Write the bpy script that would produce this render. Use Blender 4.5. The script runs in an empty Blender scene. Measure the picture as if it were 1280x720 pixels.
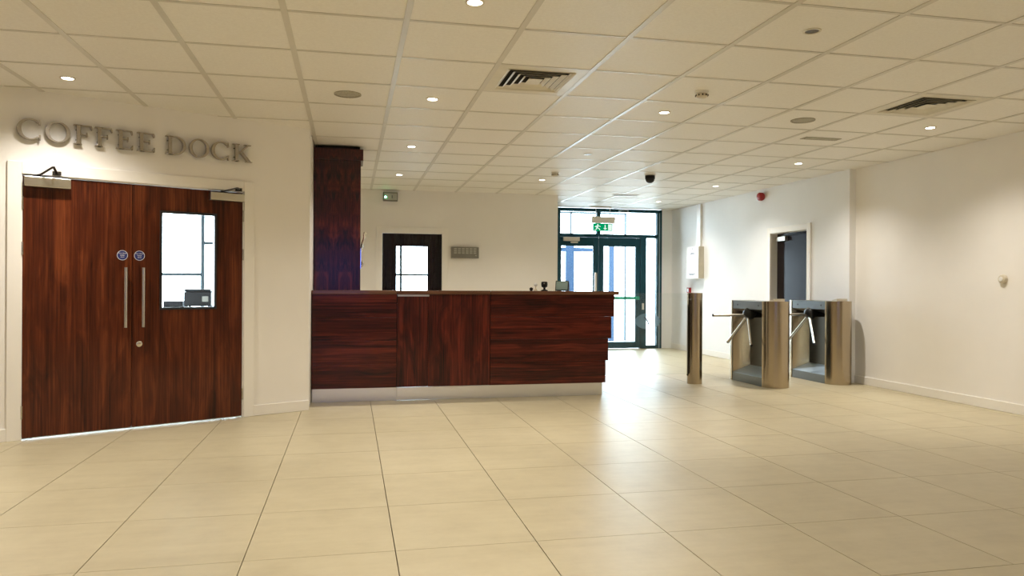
import bpy, bmesh, math, random
from mathutils import Vector, Matrix
random.seed(7)
S = bpy.context.scene
COL = S.collection
PI = math.pi

# ------------------------------------------------------------------ camera
FPX, VY0, YAW, ROLL, EYE = 935.987, 357.453, 0.2121, 0.005, 1.2
cd = bpy.data.cameras.new('camera'); cam = bpy.data.objects.new('camera', cd); COL.objects.link(cam)
cd.sensor_width = 36.0; cd.lens = 36.0 * FPX / 1280.0
cd.shift_y = -(360.0 - VY0) / 1280.0
cd.clip_start = 0.05; cd.clip_end = 300
cam.matrix_world = (Matrix.Translation((0, 0, EYE)) @ Matrix.Rotation(-YAW, 4, 'Z')
                    @ Matrix.Rotation(PI / 2, 4, 'X') @ Matrix.Rotation(ROLL, 4, 'Z'))
S.camera = cam

# ------------------------------------------------------------------ world and exposure
SKY = 17.0
w = bpy.data.worlds.new('overcast_sky'); S.world = w; w.use_nodes = True
nt = w.node_tree; bg = nt.nodes['Background']
bg.inputs['Color'].default_value = (0.72, 0.87, 1.0, 1); bg.inputs['Strength'].default_value = SKY
S.view_settings.view_transform = 'Standard'; S.view_settings.look = 'None'
S.view_settings.gamma = 1.0; S.view_settings.use_curve_mapping = False
S.view_settings.exposure = -0.05
S.cycles.max_bounces = 10; S.cycles.diffuse_bounces = 6; S.cycles.glossy_bounces = 4
S.cycles.transparent_max_bounces = 16; S.cycles.sample_clamp_indirect = 6.0
S.cycles.caustics_reflective = False; S.cycles.caustics_refractive = False
LAMP_BEAM, LAMP_SPILL = 85.0, 110.0   # watts of each downlight: narrow beam, wide spill
LAMP_COL = (1.0, 0.935, 0.835)

# ------------------------------------------------------------------ main dimensions (metres)
H = 2.69                            # ceiling height
XN, XF, YRET = 6.23, 6.14, 8.33     # long wall: near plane, far plane, where it steps
YB, XB = 11.86, 3.316               # back wall plane and its free end
YG = 13.70                          # entrance glazing plane
YREAR, XL = -4.0, -5.2              # behind the camera
DA, DB = Vector((-2.585, 6.34)), Vector((-0.392, 7.43))   # coffee dock wall, face line
DT = (DB - DA).normalized(); DANG = math.atan2(DT.y, DT.x); DN = Vector((-DT.y, DT.x))
XR = DB.x                           # reception side wall plane
YC = 7.85                           # counter front

# ------------------------------------------------------------------ a pixel of the photograph -> point on a known plane
def ray(u, v):
    x = (u - 640) / FPX; y = (v - VY0) / FPX
    x, y = x * math.cos(ROLL) + y * math.sin(ROLL), -x * math.sin(ROLL) + y * math.cos(ROLL)
    return Vector((x * math.cos(YAW) + math.sin(YAW), -x * math.sin(YAW) + math.cos(YAW), -y))
EYEV = Vector((0, 0, EYE))
def onZ(u, v, z): d = ray(u, v); return EYEV + d * ((z - EYE) / d.z)
def onY(u, v, Y): d = ray(u, v); return EYEV + d * (Y / d.y)
def onX(u, v, X): d = ray(u, v); return EYEV + d * (X / d.x)
def onD(u, v):      # coffee dock wall: (distance along the wall, height)
    d = ray(u, v); k = (DN.x * DA.x + DN.y * DA.y) / (DN.x * d.x + DN.y * d.y); p = EYEV + d * k
    return (p.xy - DA).dot(DT), p.z

# ------------------------------------------------------------------ materials
MATS = {}
def new_mat(name):
    m = bpy.data.materials.new(name); m.use_nodes = True; MATS[name] = m
    nt = m.node_tree; return m, nt, nt.nodes['Principled BSDF']
def L(nt, a, b): nt.links.new(a, b)
def coords(nt, scale=(1, 1, 1), rnd=False, kind='Object'):
    tc = nt.nodes.new('ShaderNodeTexCoord'); mp = nt.nodes.new('ShaderNodeMapping')
    mp.inputs['Scale'].default_value = scale
    out = tc.outputs[kind]
    if rnd:
        oi = nt.nodes.new('ShaderNodeObjectInfo'); mul = nt.nodes.new('ShaderNodeVectorMath'); mul.operation = 'MULTIPLY_ADD'
        cmb = nt.nodes.new('ShaderNodeCombineXYZ')
        for k in range(3): L(nt, oi.outputs['Random'], cmb.inputs[k])
        L(nt, cmb.outputs[0], mul.inputs[0]); mul.inputs[1].default_value = (17.3, 11.7, 23.1); L(nt, out, mul.inputs[2])
        out = mul.outputs[0]
    L(nt, out, mp.inputs[0]); return mp.outputs[0]
def noise(nt, vec, scale, detail=3, rough=.55, dist=0):
    n = nt.nodes.new('ShaderNodeTexNoise'); n.inputs['Scale'].default_value = scale
    n.inputs['Detail'].default_value = detail; n.inputs['Roughness'].default_value = rough
    n.inputs['Distortion'].default_value = dist; L(nt, vec, n.inputs['Vector']); return n.outputs['Fac']
def ramp(nt, fac, stops):
    r = nt.nodes.new('ShaderNodeValToRGB'); e = r.color_ramp.elements
    while len(e) < len(stops): e.new(.5)
    for k, (p, c) in enumerate(stops): e[k].position = p; e[k].color = (*c, 1)
    L(nt, fac, r.inputs[0]); return r.outputs[0]
def rng(nt, fac, a, b):
    m = nt.nodes.new('ShaderNodeMapRange'); m.inputs['To Min'].default_value = a; m.inputs['To Max'].default_value = b
    L(nt, fac, m.inputs['Value']); return m.outputs[0]
def bump(nt, b, h, s, d=.01):
    n = nt.nodes.new('ShaderNodeBump'); n.inputs['Strength'].default_value = s; n.inputs['Distance'].default_value = d
    L(nt, h, n.inputs['Height']); L(nt, n.outputs[0], b.inputs['Normal'])
def plain(name, col, rough=.5, metal=0, coat=0, var=.06, vs=8, spec=.5):
    m, nt, b = new_mat(name)
    f = noise(nt, coords(nt, rnd=True), vs, 3)
    L(nt, ramp(nt, f, [(.3, tuple(c * (1 - var) for c in col)), (.7, tuple(min(1, c * (1 + var)) for c in col))]), b.inputs['Base Color'])
    b.inputs['Roughness'].default_value = rough; b.inputs['Metallic'].default_value = metal
    b.inputs['Coat Weight'].default_value = coat; b.inputs['Coat Roughness'].default_value = .1
    b.inputs['Specular IOR Level'].default_value = spec
    return m
def plaster(name, col, rough=.6):
    m, nt, b = new_mat(name)
    v = coords(nt, kind='Object')
    f = noise(nt, v, 1.3, 4)
    L(nt, ramp(nt, f, [(.3, tuple(c * .97 for c in col)), (.7, tuple(min(1, c * 1.02) for c in col))]), b.inputs['Base Color'])
    b.inputs['Roughness'].default_value = rough
    bump(nt, b, noise(nt, v, 160, 2), .12, .004)
    return m
def emit(name, col, s):
    m = bpy.data.materials.new(name); m.use_nodes = True; nt = m.node_tree; MATS[name] = m
    nt.nodes.remove(nt.nodes['Principled BSDF'])
    e = nt.nodes.new('ShaderNodeEmission'); e.inputs[0].default_value = (*col, 1); e.inputs[1].default_value = s
    L(nt, e.outputs[0], nt.nodes['Material Output'].inputs[0]); return m
def glass(name, tint=(1, 1, 1), base=.04):
    m = bpy.data.materials.new(name); m.use_nodes = True; nt = m.node_tree; MATS[name] = m
    nt.nodes.remove(nt.nodes['Principled BSDF'])
    t = nt.nodes.new('ShaderNodeBsdfTransparent'); t.inputs[0].default_value = (*tint, 1)
    g = nt.nodes.new('ShaderNodeBsdfGlossy'); g.inputs['Roughness'].default_value = .02
    fr = nt.nodes.new('ShaderNodeFresnel'); fr.inputs[0].default_value = 1.45
    mx = nt.nodes.new('ShaderNodeMixShader')
    L(nt, fr.outputs[0], mx.inputs[0]); L(nt, t.outputs[0], mx.inputs[1]); L(nt, g.outputs[0], mx.inputs[2])
    L(nt, mx.outputs[0], nt.nodes['Material Output'].inputs[0]); return m
def frosted(name, col, opacity):
    m = bpy.data.materials.new(name); m.use_nodes = True; nt = m.node_tree; MATS[name] = m
    b = nt.nodes['Principled BSDF']; b.inputs['Base Color'].default_value = (*col, 1); b.inputs['Roughness'].default_value = .6
    f = noise(nt, coords(nt), 60, 2)
    L(nt, rng(nt, f, opacity * .9, opacity * 1.1), b.inputs['Alpha']); return m
def wood(name, axis, dark, mid, light, rough=.32, coat=.35, cw=.165):
    """walnut veneer, grain along the axis given ('x' or 'z')"""
    m, nt, b = new_mat(name)
    def sc(al, ac): return (al, ac, ac) if axis == 'x' else (ac, ac, al)
    # broad cathedral figure: distorted bands across the grain
    warp = noise(nt, coords(nt, sc(.55, 2.2), True), 1.6, 2, .5)
    v = coords(nt, sc(.10, 7.0), True)
    add = nt.nodes.new('ShaderNodeVectorMath'); add.operation = 'ADD'
    sw = nt.nodes.new('ShaderNodeVectorMath'); sw.operation = 'SCALE'; sw.inputs[0].default_value = (2.2, 2.2, 2.2)
    L(nt, warp, sw.inputs['Scale']); L(nt, v, add.inputs[0]); L(nt, sw.outputs[0], add.inputs[1])
    broad = noise(nt, add.outputs[0], 1.5, 3, .6, .4)
    fine = noise(nt, coords(nt, sc(1.6, 75), True), 1.0, 5, .65, .3)
    mx = nt.nodes.new('ShaderNodeMix'); mx.inputs[0].default_value = .5
    L(nt, broad, mx.inputs[2]); L(nt, fine, mx.inputs[3])
    L(nt, ramp(nt, mx.outputs[0], [(.50 - cw, dark), (.50, mid), (.50 + cw, light)]), b.inputs['Base Color'])
    b.inputs['Roughness'].default_value = rough
    b.inputs['Coat Weight'].default_value = coat; b.inputs['Coat Roughness'].default_value = .07
    b.inputs['Specular IOR Level'].default_value = .15
    bump(nt, b, fine, .06, .002)
    return m
def brushed(name, col, rough, axis='z', metal=1.0):
    m, nt, b = new_mat(name)
    s = {'z': (260, 260, 2.5), 'x': (2.5, 260, 260), 'h': (3, 3, 260)}[axis]
    f = noise(nt, coords(nt, s, True), 1, 2)
    L(nt, ramp(nt, f, [(.25, tuple(c * .96 for c in col)), (.75, col)]), b.inputs['Base Color'])
    L(nt, rng(nt, f, rough * .95, rough * 1.05), b.inputs['Roughness'])
    b.inputs['Metallic'].default_value = metal
    return m

plaster('paint_cream', (.90, .875, .84)); plaster('paint_white', (.87, .875, .88)); plaster('trim_paint', (.90, .875, .83), .4)
def mk_ceiling_tile():
    m, nt, b = new_mat('ceiling_tile')
    v = coords(nt, kind='Object', rnd=True)
    f = noise(nt, v, 55, 4, .7)
    L(nt, ramp(nt, f, [(.3, (.85, .825, .77)), (.7, (.92, .90, .845))]), b.inputs['Base Color'])
    b.inputs['Roughness'].default_value = .5; b.inputs['Specular IOR Level'].default_value = .6
    bump(nt, b, noise(nt, v, 140, 3, .7), .15, .002)
mk_ceiling_tile()
plain('grid_bar', (.66, .63, .56), .33, 0, 0, .03, spec=.6)
def mk_floor():
    m, nt, b = new_mat('floor_tile')
    v = coords(nt, kind='Object', rnd=True)
    f1 = noise(nt, v, 4.5, 6, .68); f2 = noise(nt, coords(nt, (1.2, 14, 1), True), 1.0, 4, .6)
    mx = nt.nodes.new('ShaderNodeMix'); mx.inputs[0].default_value = .35
    L(nt, f1, mx.inputs[2]); L(nt, f2, mx.inputs[3])
    L(nt, ramp(nt, mx.outputs[0], [(.30, (.42, .36, .237)), (.5, (.475, .412, .275)), (.72, (.525, .46, .315))]), b.inputs['Base Color'])
    b.inputs['Roughness'].default_value = .40
    b.inputs['Specular IOR Level'].default_value = .55
    bump(nt, b, noise(nt, v, 90, 3), .015, .001)
mk_floor()
plain('grout', (.10, .075, .045), .9)
WD = ((.017, .004, .002), (.078, .0155, .0052), (.175, .044, .013))
wood('door_veneer', 'z', *WD)
WC = ((.009, .0018, .0015), (.060, .0075, .0045), (.150, .022, .011))
wood('counter_board', 'x', *WC, cw=.13); wood('counter_gate', 'z', *WC, cw=.12)
wood('counter_top', 'x', (.05, .018, .010), (.13, .055, .03), (.22, .11, .065), .25, .5)
def mk_column():
    # book-matched figured walnut: the figure mirrors about the vertical joints
    m, nt, b = new_mat('column_veneer')
    sep = nt.nodes.new('ShaderNodeSeparateXYZ'); L(nt, coords(nt), sep.inputs[0])
    ad = nt.nodes.new('ShaderNodeMath'); ad.operation = 'ADD'; ad.inputs[1].default_value = 10.0; L(nt, sep.outputs[0], ad.inputs[0])
    pp = nt.nodes.new('ShaderNodeMath'); pp.operation = 'PINGPONG'; pp.inputs[1].default_value = .123; L(nt, ad.outputs[0], pp.inputs[0])
    cb = nt.nodes.new('ShaderNodeCombineXYZ'); L(nt, pp.outputs[0], cb.inputs[0]); L(nt, sep.outputs[2], cb.inputs[2])
    def mapped(sc):
        mp = nt.nodes.new('ShaderNodeMapping'); mp.inputs['Scale'].default_value = sc; L(nt, cb.outputs[0], mp.inputs[0]); return mp.outputs[0]
    broad = noise(nt, mapped((9, 1, 2.0)), 1.6, 4, .6, 1.8); fine = noise(nt, mapped((90, 1, 3)), 1, 4, .6, .4)
    mx = nt.nodes.new('ShaderNodeMix'); mx.inputs[0].default_value = .35; L(nt, broad, mx.inputs[2]); L(nt, fine, mx.inputs[3])
    L(nt, ramp(nt, mx.outputs[0], [(.38, (.005, .0012, .0014)), (.5, (.042, .006, .005)), (.63, (.12, .020, .011))]), b.inputs['Base Color'])
    b.inputs['Roughness'].default_value = .35; b.inputs['Specular IOR Level'].default_value = .15
    b.inputs['Coat Weight'].default_value = .5; b.inputs['Coat Roughness'].default_value = .16
mk_column()
wood('dark_veneer', 'z', (.004, .003, .004), (.009, .006, .008), (.020, .012, .013), .25, .35)
plain('black_bead', (.012, .012, .014), .4)
brushed('steel_brushed', (.58, .55, .50), .30); brushed('steel_bronze', (.48, .40, .29), .21)
brushed('steel_grey', (.19, .21, .225), .30, 'h'); brushed('tray_sky_tint', (.50, .64, .78), .48, 'h')  # tray colour has a bluish sky reflection painted in
brushed('letter_steel', (.46, .42, .37), .26, 'h'); brushed('plinth_aluminium', (.80, .81, .85), .30, 'x')
brushed('closer_silver', (.68, .64, .56), .28, 'x'); brushed('handle_steel', (.66, .62, .55), .22)
plain('chrome', (.8, .8, .8), .08, 1)
plain('black_plastic', (.008, .008, .010), .4, spec=.25); plain('hub_black', (.012, .013, .015), .3, .3)
plain('dark_metal', (.05, .045, .04), .4, .8)
plain('frame_teal', (.006, .050, .072), .5, .0, spec=.2); plain('frame_grey', (.30, .36, .40), .5); plain('frame_slate', (.04, .055, .065), .6, spec=.2)
plain('blue_panel', (.016, .038, .075), .5, spec=.2); plain('white_plastic', (.85, .84, .80), .4); plain('cream_plastic', (.66, .60, .48), .45)
plain('grey_plastic', (.22, .21, .18), .5); plain('key_grey', (.46, .45, .40), .5); plain('red_plastic', (.32, .008, .012), .3)
plain('blue_disc', (.010, .025, .17), .35); plain('print_white', (.8, .82, .85), .5); plain('ink', (.05, .06, .08), .6)
plain('speaker_mesh', (.40, .37, .29), .7, vs=90, var=.2); plain('painted_shade', (.010, .008, .006), .9)  # last one: near-black standing in for shade inside openings and gaps
plain('vent_paint', (.74, .70, .60), .35); plain('push_green', (.0, .30, .17), .35); plain('safety_green', (.0, .34, .13), .4)
plain('exterior_paving', (.78, .79, .78), .8); plain('screen_green', (.22, .33, .30), .25); plain('amber', (.75, .66, .5), .2)
glass('clear_glass', (.97, .985, .98)); glass('tinted_glass', (.20, .23, .42)); glass('barrier_glass', (.975, .99, .988))
frosted('frosted_print', (.35, .58, .80), .42)
emit('lamp_glow', (1.0, .93, .78), 22); emit('led_green', (.15, 1.0, .4), 30.0); emit('sign_green_lit', (.0, .42, .15), .8); emit('sign_white_lit', (.8, 1, .88), 1.0)
plain('lamp_off', (.10, .08, .05), .3)

# ------------------------------------------------------------------ mesh helpers
class MB:
    def __init__(s): s.v = []; s.f = []; s.m = []
    def add(s, vs, fs, mi=0):
        o = len(s.v); s.v += [tuple(p) for p in vs]; s.f += [tuple(i + o for i in f) for f in fs]; s.m += [mi] * len(fs); return s
    def box(s, x0, x1, y0, y1, z0, z1):
        if x0 > x1: x0, x1 = x1, x0
        if y0 > y1: y0, y1 = y1, y0
        if z0 > z1: z0, z1 = z1, z0
        v = [(x, y, z) for z in (z0, z1) for y in (y0, y1) for x in (x0, x1)]
        return s.add(v, [(0, 2, 3, 1), (4, 5, 7, 6), (0, 1, 5, 4), (2, 6, 7, 3), (0, 4, 6, 2), (1, 3, 7, 5)])
    def prism(s, poly, o, ea, eb, en):
        """polygon (a,b) in the plane (ea,eb), pushed along en (vector with length)"""
        o, ea, eb, en = map(Vector, (o, ea, eb, en)); n = len(poly)
        p = [o + ea * a + eb * b for a, b in poly]; q = [x + en for x in p]
        return s.add(p + q, [tuple(range(n))[::-1], tuple(range(n, 2 * n))] + [(i, (i + 1) % n, n + (i + 1) % n, n + i) for i in range(n)])
    def ring(s, outer, inner, o, ea, eb, en):
        """flat ring between two equally long outlines, extruded; open strips too"""
        o, ea, eb, en = map(Vector, (o, ea, eb, en)); n = len(outer)
        P = lambda l, k: [o + ea * a + eb * b + en * k for a, b in l]
        v = P(outer, 0) + P(inner, 0) + P(outer, 1) + P(inner, 1)
        f = []; closed = (Vector(outer[0]) - Vector(outer[-1])).length < 1e-6
        for i in range(n - 1):
            j = i + 1
            f += [(i, j, n + j, n + i), (2 * n + j, 2 * n + i, 3 * n + i, 3 * n + j), (j, i, 2 * n + i, 2 * n + j), (n + i, n + j, 3 * n + j, 3 * n + i)]
        if not closed: f += [(0, n, 3 * n, 2 * n), (n - 1, 3 * n - 1, 4 * n - 1, 2 * n - 1)]
        return s.add(v, f)
    def cyl(s, p0, p1, r0, r1=None, n=20):
        p0, p1 = Vector(p0), Vector(p1); r1 = r0 if r1 is None else r1
        d = (p1 - p0).normalized(); a = d.orthogonal().normalized(); b = d.cross(a)
        c = [(math.cos(2 * PI * k / n), math.sin(2 * PI * k / n)) for k in range(n)]
        v = [p0 + (a * x + b * y) * r0 for x, y in c] + [p1 + (a * x + b * y) * r1 for x, y in c]
        return s.add(v, [tuple(range(n))[::-1], tuple(range(n, 2 * n))] + [(i, (i + 1) % n, n + (i + 1) % n, n + i) for i in range(n)])
    def lathe(s, o, axis, prof, n=24):
        """profile [(radius, height)] turned about axis from o; closed with caps"""
        o = Vector(o); d = Vector(axis).normalized(); a = d.orthogonal().normalized(); b = d.cross(a); v = []
        for r, h in prof: v += [o + d * h + (a * math.cos(2 * PI * k / n) + b * math.sin(2 * PI * k / n)) * max(r, 1e-4) for k in range(n)]
        f = [tuple(range(n))[::-1], tuple(range((len(prof) - 1) * n, len(prof) * n))]
        for j in range(len(prof) - 1):
            f += [(j * n + i, j * n + (i + 1) % n, (j + 1) * n + (i + 1) % n, (j + 1) * n + i) for i in range(n)]
        return s.add(v, f)
    def tube(s, pts, r, n=8):
        for a, b in zip(pts, pts[1:]): s.cyl(a, b, r, n=n)
        return s
    def build(s, name, mat, parent=None, bevel=0, smooth=None, shift=None):
        me = bpy.data.meshes.new(name); me.from_pydata(s.v, [], s.f); me.materials.append(MATS[mat])
        if shift is not None: me.transform(Matrix.Translation(-Vector(shift)))
        bm = bmesh.new(); bm.from_mesh(me); bmesh.ops.recalc_face_normals(bm, faces=bm.faces); bm.to_mesh(me); bm.free()
        if smooth:
            for p in me.polygons: p.use_smooth = True
            me.set_sharp_from_angle(angle=math.radians(smooth))
        o = bpy.data.objects.new(name, me); COL.objects.link(o)
        if parent is not None: o.parent = parent
        if bevel:
            b = o.modifiers.new('bevel', 'BEVEL'); b.width = bevel; b.segments = 2; b.limit_method = 'ANGLE'
        return o
def tag(o, label, cat=None, group=None, kind=None):
    o['label'] = label
    if cat: o['category'] = cat
    if group: o['group'] = group
    if kind: o['kind'] = kind
    return o
def thing(name, loc, rz=0, label=None, cat=None, group=None, kind=None):
    o = bpy.data.objects.new(name, None); COL.objects.link(o); o.location = loc; o.rotation_euler = (0, 0, rz)
    o.empty_display_size = .1
    if label: tag(o, label, cat, group, kind)
    return o
def struct(name, mb, mat, label, cat='wall', bevel=0, parent=None):
    o = mb.build(name, mat, parent, bevel); tag(o, label, cat, kind='structure'); return o
def ell(cx, cz, rx, rz, n=24): return [(cx + rx * math.cos(2 * PI * k / n), cz + rz * math.sin(2 * PI * k / n)) for k in range(n)]
def text_mesh(txt, size):
    c = bpy.data.curves.new('t', 'FONT'); c.body = txt; c.size = size; c.align_x = 'CENTER'; c.align_y = 'CENTER'
    o = bpy.data.objects.new('t', c); COL.objects.link(o)
    me = bpy.data.meshes.new_from_object(o.evaluated_get(bpy.context.evaluated_depsgraph_get()))
    bpy.data.objects.remove(o); return me
def put_text(txt, size, mat, parent, loc, rot=(PI / 2, 0, 0), name='lettering'):
    me = text_mesh(txt, size); me.materials.append(MATS[mat])
    o = bpy.data.objects.new(name, me); COL.objects.link(o); o.parent = parent; o.location = loc; o.rotation_euler = rot; return o

# ================================================================== THE SETTING
# floor slab with tiles laid one by one
fl = MB().box(XL - 1, XN + .3, YREAR - .3, YG + .2, -.16, -.012)
floor = struct('floor', fl, 'grout', 'pale beige floor of large rectangular stone tiles with thin dark joints', 'floor')
FX0, FY0, FWX, FWY = .203, 5.5056, .6558, .6955
def beyond_dock(x, y): return (Vector((x, y)) - DA).dot(DN)
tile_cache = {}
def tile(name, mat, parent, x0, x1, y0, y1, z0, z1, gx, gy, bevel=0):
    key = (name, round(x1 - x0, 4), round(y1 - y0, 4))
    hx, hy = (x1 - x0) / 2 - gx / 2, (y1 - y0) / 2 - gy / 2
    if key not in tile_cache:
        tile_cache[key] = MB().box(-hx, hx, -hy, hy, 0, z1 - z0).build(name, mat, parent, bevel)
        o = tile_cache[key]
    else:
        o = tile_cache[key].copy(); COL.objects.link(o); o.parent = parent
    o.location = ((x0 + x1) / 2, (y0 + y1) / 2, z0); return o
YF0 = FY0 - 4 * FWY
for i in range(-7, 10):
    for j in range(-4, 12):
        x0, x1 = FX0 + i * FWX, FX0 + (i + 1) * FWX; y0, y1 = FY0 + j * FWY, FY0 + (j + 1) * FWY
        x1 = min(x1, XN - .004); y1 = min(y1, YG - .02); x0 = max(x0, XL)
        if x1 - x0 < .05 or y1 - y0 < .05: continue
        if all(beyond_dock(a, b) > .1 for a in (x0, x1) for b in (y0, y1)) and x1 < XR + .05: continue
        tile('floor_tile', 'floor_tile', floor, x0, x1, y0, y1, -.012, random.uniform(-.0004, .0004), .0045, .003)
MB().box(XL, XN - .004, YREAR, YF0 - .003, -.012, 0).build('floor_tile_field', 'floor_tile', floor)['kind'] = 'stuff'
MB().box(XL, XR, YF0 + 6.6, YG - .02, -.012, -.001).build('dock_floor', 'floor_tile', floor)['kind'] = 'stuff'

# suspended ceiling: slab, tiles, T-bars
CX0, CY0, CWX, CWY = .3004, 4.247, .66236, .70018
cl = MB().box(XL - 1, XN + .3, YREAR - .3, YG + .2, H + .02, H + .2)
ceiling = struct('ceiling', cl, 'ceiling_tile', 'suspended ceiling of cream square tiles in a white metal grid', 'ceiling')
VENTS = {(1, 1), (6, 1)}
for i in range(-7, 9):
    for j in range(-3, 14):
        if (i, j) in VENTS: continue
        x0, x1 = CX0 + i * CWX, min(CX0 + (i + 1) * CWX, XN - .004); y0, y1 = CY0 + j * CWY, min(CY0 + (j + 1) * CWY, YG - .07)
        x0 = max(x0, XL)
        if x1 - x0 < .05 or y1 - y0 < .05: continue
        if all(beyond_dock(a, b) > .1 for a in (x0, x1) for b in (y0, y1)) and x1 < XR + .05: continue
        tile('ceiling_tile', 'ceiling_tile', ceiling, x0, x1, y0, y1, H + .005, H + .02, .004, .004)
YCE = CY0 - 3 * CWY
MB().box(XL, XN - .004, YREAR, YCE - .01, H + .005, H + .02).build('ceiling_tile_field', 'ceiling_tile', ceiling)['kind'] = 'stuff'
for i in range(-7, 10):
    x = CX0 + i * CWX
    y1 = YG - .07
    if x < XR:
        y1 = min(y1, DA.y + (x - DA.x) * DT.y / DT.x)
    if XL < x < XN: MB().box(-.018, .018, YREAR - 0, y1, 0, .008).build('grid_bar', 'grid_bar', ceiling).location = (x, 0, H)
for j in range(-11, 14):
    y = CY0 + j * CWY
    if not (YREAR < y < YG - .07): continue
    x0 = XL
    if y > DA.y - 1.3: x0 = max(XL, min(XR, DA.x + (y - DA.y) * DT.x / DT.y))
    MB().box(x0, XN - .003, -.012, .012, .001, .0085).build('grid_bar', 'grid_bar', ceiling).location = (0, y, H)

# coffee dock wall (splayed), opening for the double door
D0, D1, DTOP = .125, 1.828, 2.045          # structural opening along the wall
DLEN = (DB - DA).length
wl = MB()
SL = -(DA.x - XL) / DT.x                   # where it meets the room side
wl.box(SL - .3, D0, 0, .15, 0, H + .02); wl.box(D1, DLEN, 0, .15, 0, H + .02); wl.box(D0, D1, 0, .15, DTOP, H + .02)
wall_dock = struct('wall_left', wl, 'paint_cream', 'cream painted wall carrying the steel coffee dock letters')
wall_dock.location = (DA.x, DA.y, 0); wall_dock.rotation_euler = (0, 0, DANG)
struct('wall_reception', MB().box(XR - .15, XR, DB.y + .08, YG, 0, H + .02), 'paint_cream', 'cream side wall behind the reception counter')
struct('wall_side', MB().box(XL - .15, XL, YREAR, DA.y + SL * DT.y + .2, 0, H + .02), 'paint_cream', 'cream side wall of the lobby out of view')
# long right wall, with a shallow step
struct('wall_right', MB().box(XN, XN + .2, YREAR, YRET, 0, H + .02), 'paint_cream', 'long bare cream wall beside the turnstiles')
FD0, FD1 = onX(1010, 290, XF).y, onX(963.5, 290, XF).y
FDT = onX(1009, 286, XF).z
wf = MB(); wf.box(XF, XF + .25, YRET, FD0, 0, H + .02); wf.box(XF, XF + .25, FD1, YG + .1, 0, H + .02); wf.box(XF, XF + .25, FD0, FD1, FDT, H + .02)
struct('wall_right_far', wf, 'paint_white', 'white wall beyond the turnstiles with a dark door')
# back wall with a door opening
BD0, BD1 = onY(477, 300, YB).x, onY(553.5, 300, YB).x; BDT = onY(515, 291, YB).z
wb = MB(); wb.box(XR, BD0, YB, YB + .15, 0, H + .02); wb.box(BD1, XB, YB, YB + .15, 0, H + .02); wb.box(BD0, BD1, YB, YB + .15, BDT, H + .02)
struct('wall_back', wb, 'paint_cream', 'cream back wall behind the reception counter with a dark door')
struct('wall_lobby', MB().box(XB - .15, XB, YB + .15, YG, 0, H + .02), 'paint_white', 'short white wall running from the back wall to the glazing')
GX1 = onY(826, 340, YG).x
struct('wall_entrance', MB().box(GX1 + .003, XF, YG - .03, YG + .15, 0, H + .02), 'paint_white', 'narrow white wall strip between glazing and corner')
# rear of the lobby, behind the photographer: wall with an unseen window, sized and tinted for the column's blue reflection
RW0, RW1, RWB, RWZ = -1.15, .45, .95, 2.25
wr = MB(); wr.box(XL - .15, RW0, YREAR - .15, YREAR, 0, H + .02); wr.box(RW1, XN + .2, YREAR - .15, YREAR, 0, H + .02); wr.box(RW0, RW1, YREAR - .15, YREAR, RWZ, H + .02); wr.box(RW0, RW1, YREAR - .15, YREAR, 0, RWB)
struct('wall_rear', wr, 'paint_cream', 'cream rear wall of the lobby with a small window')
rw = thing('window_3', (0, YREAR - .1, 0), 0, 'small unseen dark framed window tinted for a blue reflection in the rear wall of the lobby', 'window', kind='structure')
fr = MB()
for k in range(3):
    x = RW0 + (RW1 - RW0) * k / 2; fr.box(x - .025, x + .025, -.04, .04, RWB, RWZ)
fr.box(RW0, RW1, -.04, .04, RWB, RWB + .05); fr.box(RW0, RW1, -.04, .04, RWZ - .05, RWZ); fr.build('window_frame', 'frame_teal', rw)
for k in range(2):
    x = RW0 + (RW1 - RW0) * k / 2; MB().box(x + .025, x + (RW1 - RW0) / 2 - .025, -.004, .004, RWB + .05, RWZ - .05).build('pane', 'tinted_glass', rw)

# skirting boards
def skirting(name, mb, label): return struct(name, mb, 'trim_paint', label, 'baseboard', .004)
b = MB().box(1.905, DLEN, -.014, -.001, 0, .098); o = skirting('baseboard_left', b, 'cream skirting board beside the coffee dock doors'); o.location = wall_dock.location; o.rotation_euler = wall_dock.rotation_euler
b = MB().box(SL, .045, -.014, -.001, 0, .098); o = skirting('baseboard_side', b, 'cream skirting board on the wall left of the coffee dock doors'); o.location = wall_dock.location; o.rotation_euler = wall_dock.rotation_euler
skirting('baseboard_right', MB().box(XN - .014, XN - .001, YREAR, YRET, 0, .098), 'cream skirting board along the long bare wall')
skirting('baseboard_far', MB().box(XF - .012, XF - .001, YRET, FD0 - .09, 0, .098).box(XF - .012, XF - .001, FD1 + .09, YG - .04, 0, .098), 'white skirting board beyond the turnstiles')
skirting('baseboard_back', MB().box(XR, BD0 - .09, YB - .013, YB - .001, 0, .098).box(BD1 + .09, XB, YB - .013, YB - .001, 0, .098), 'cream skirting board on the back wall')

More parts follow.
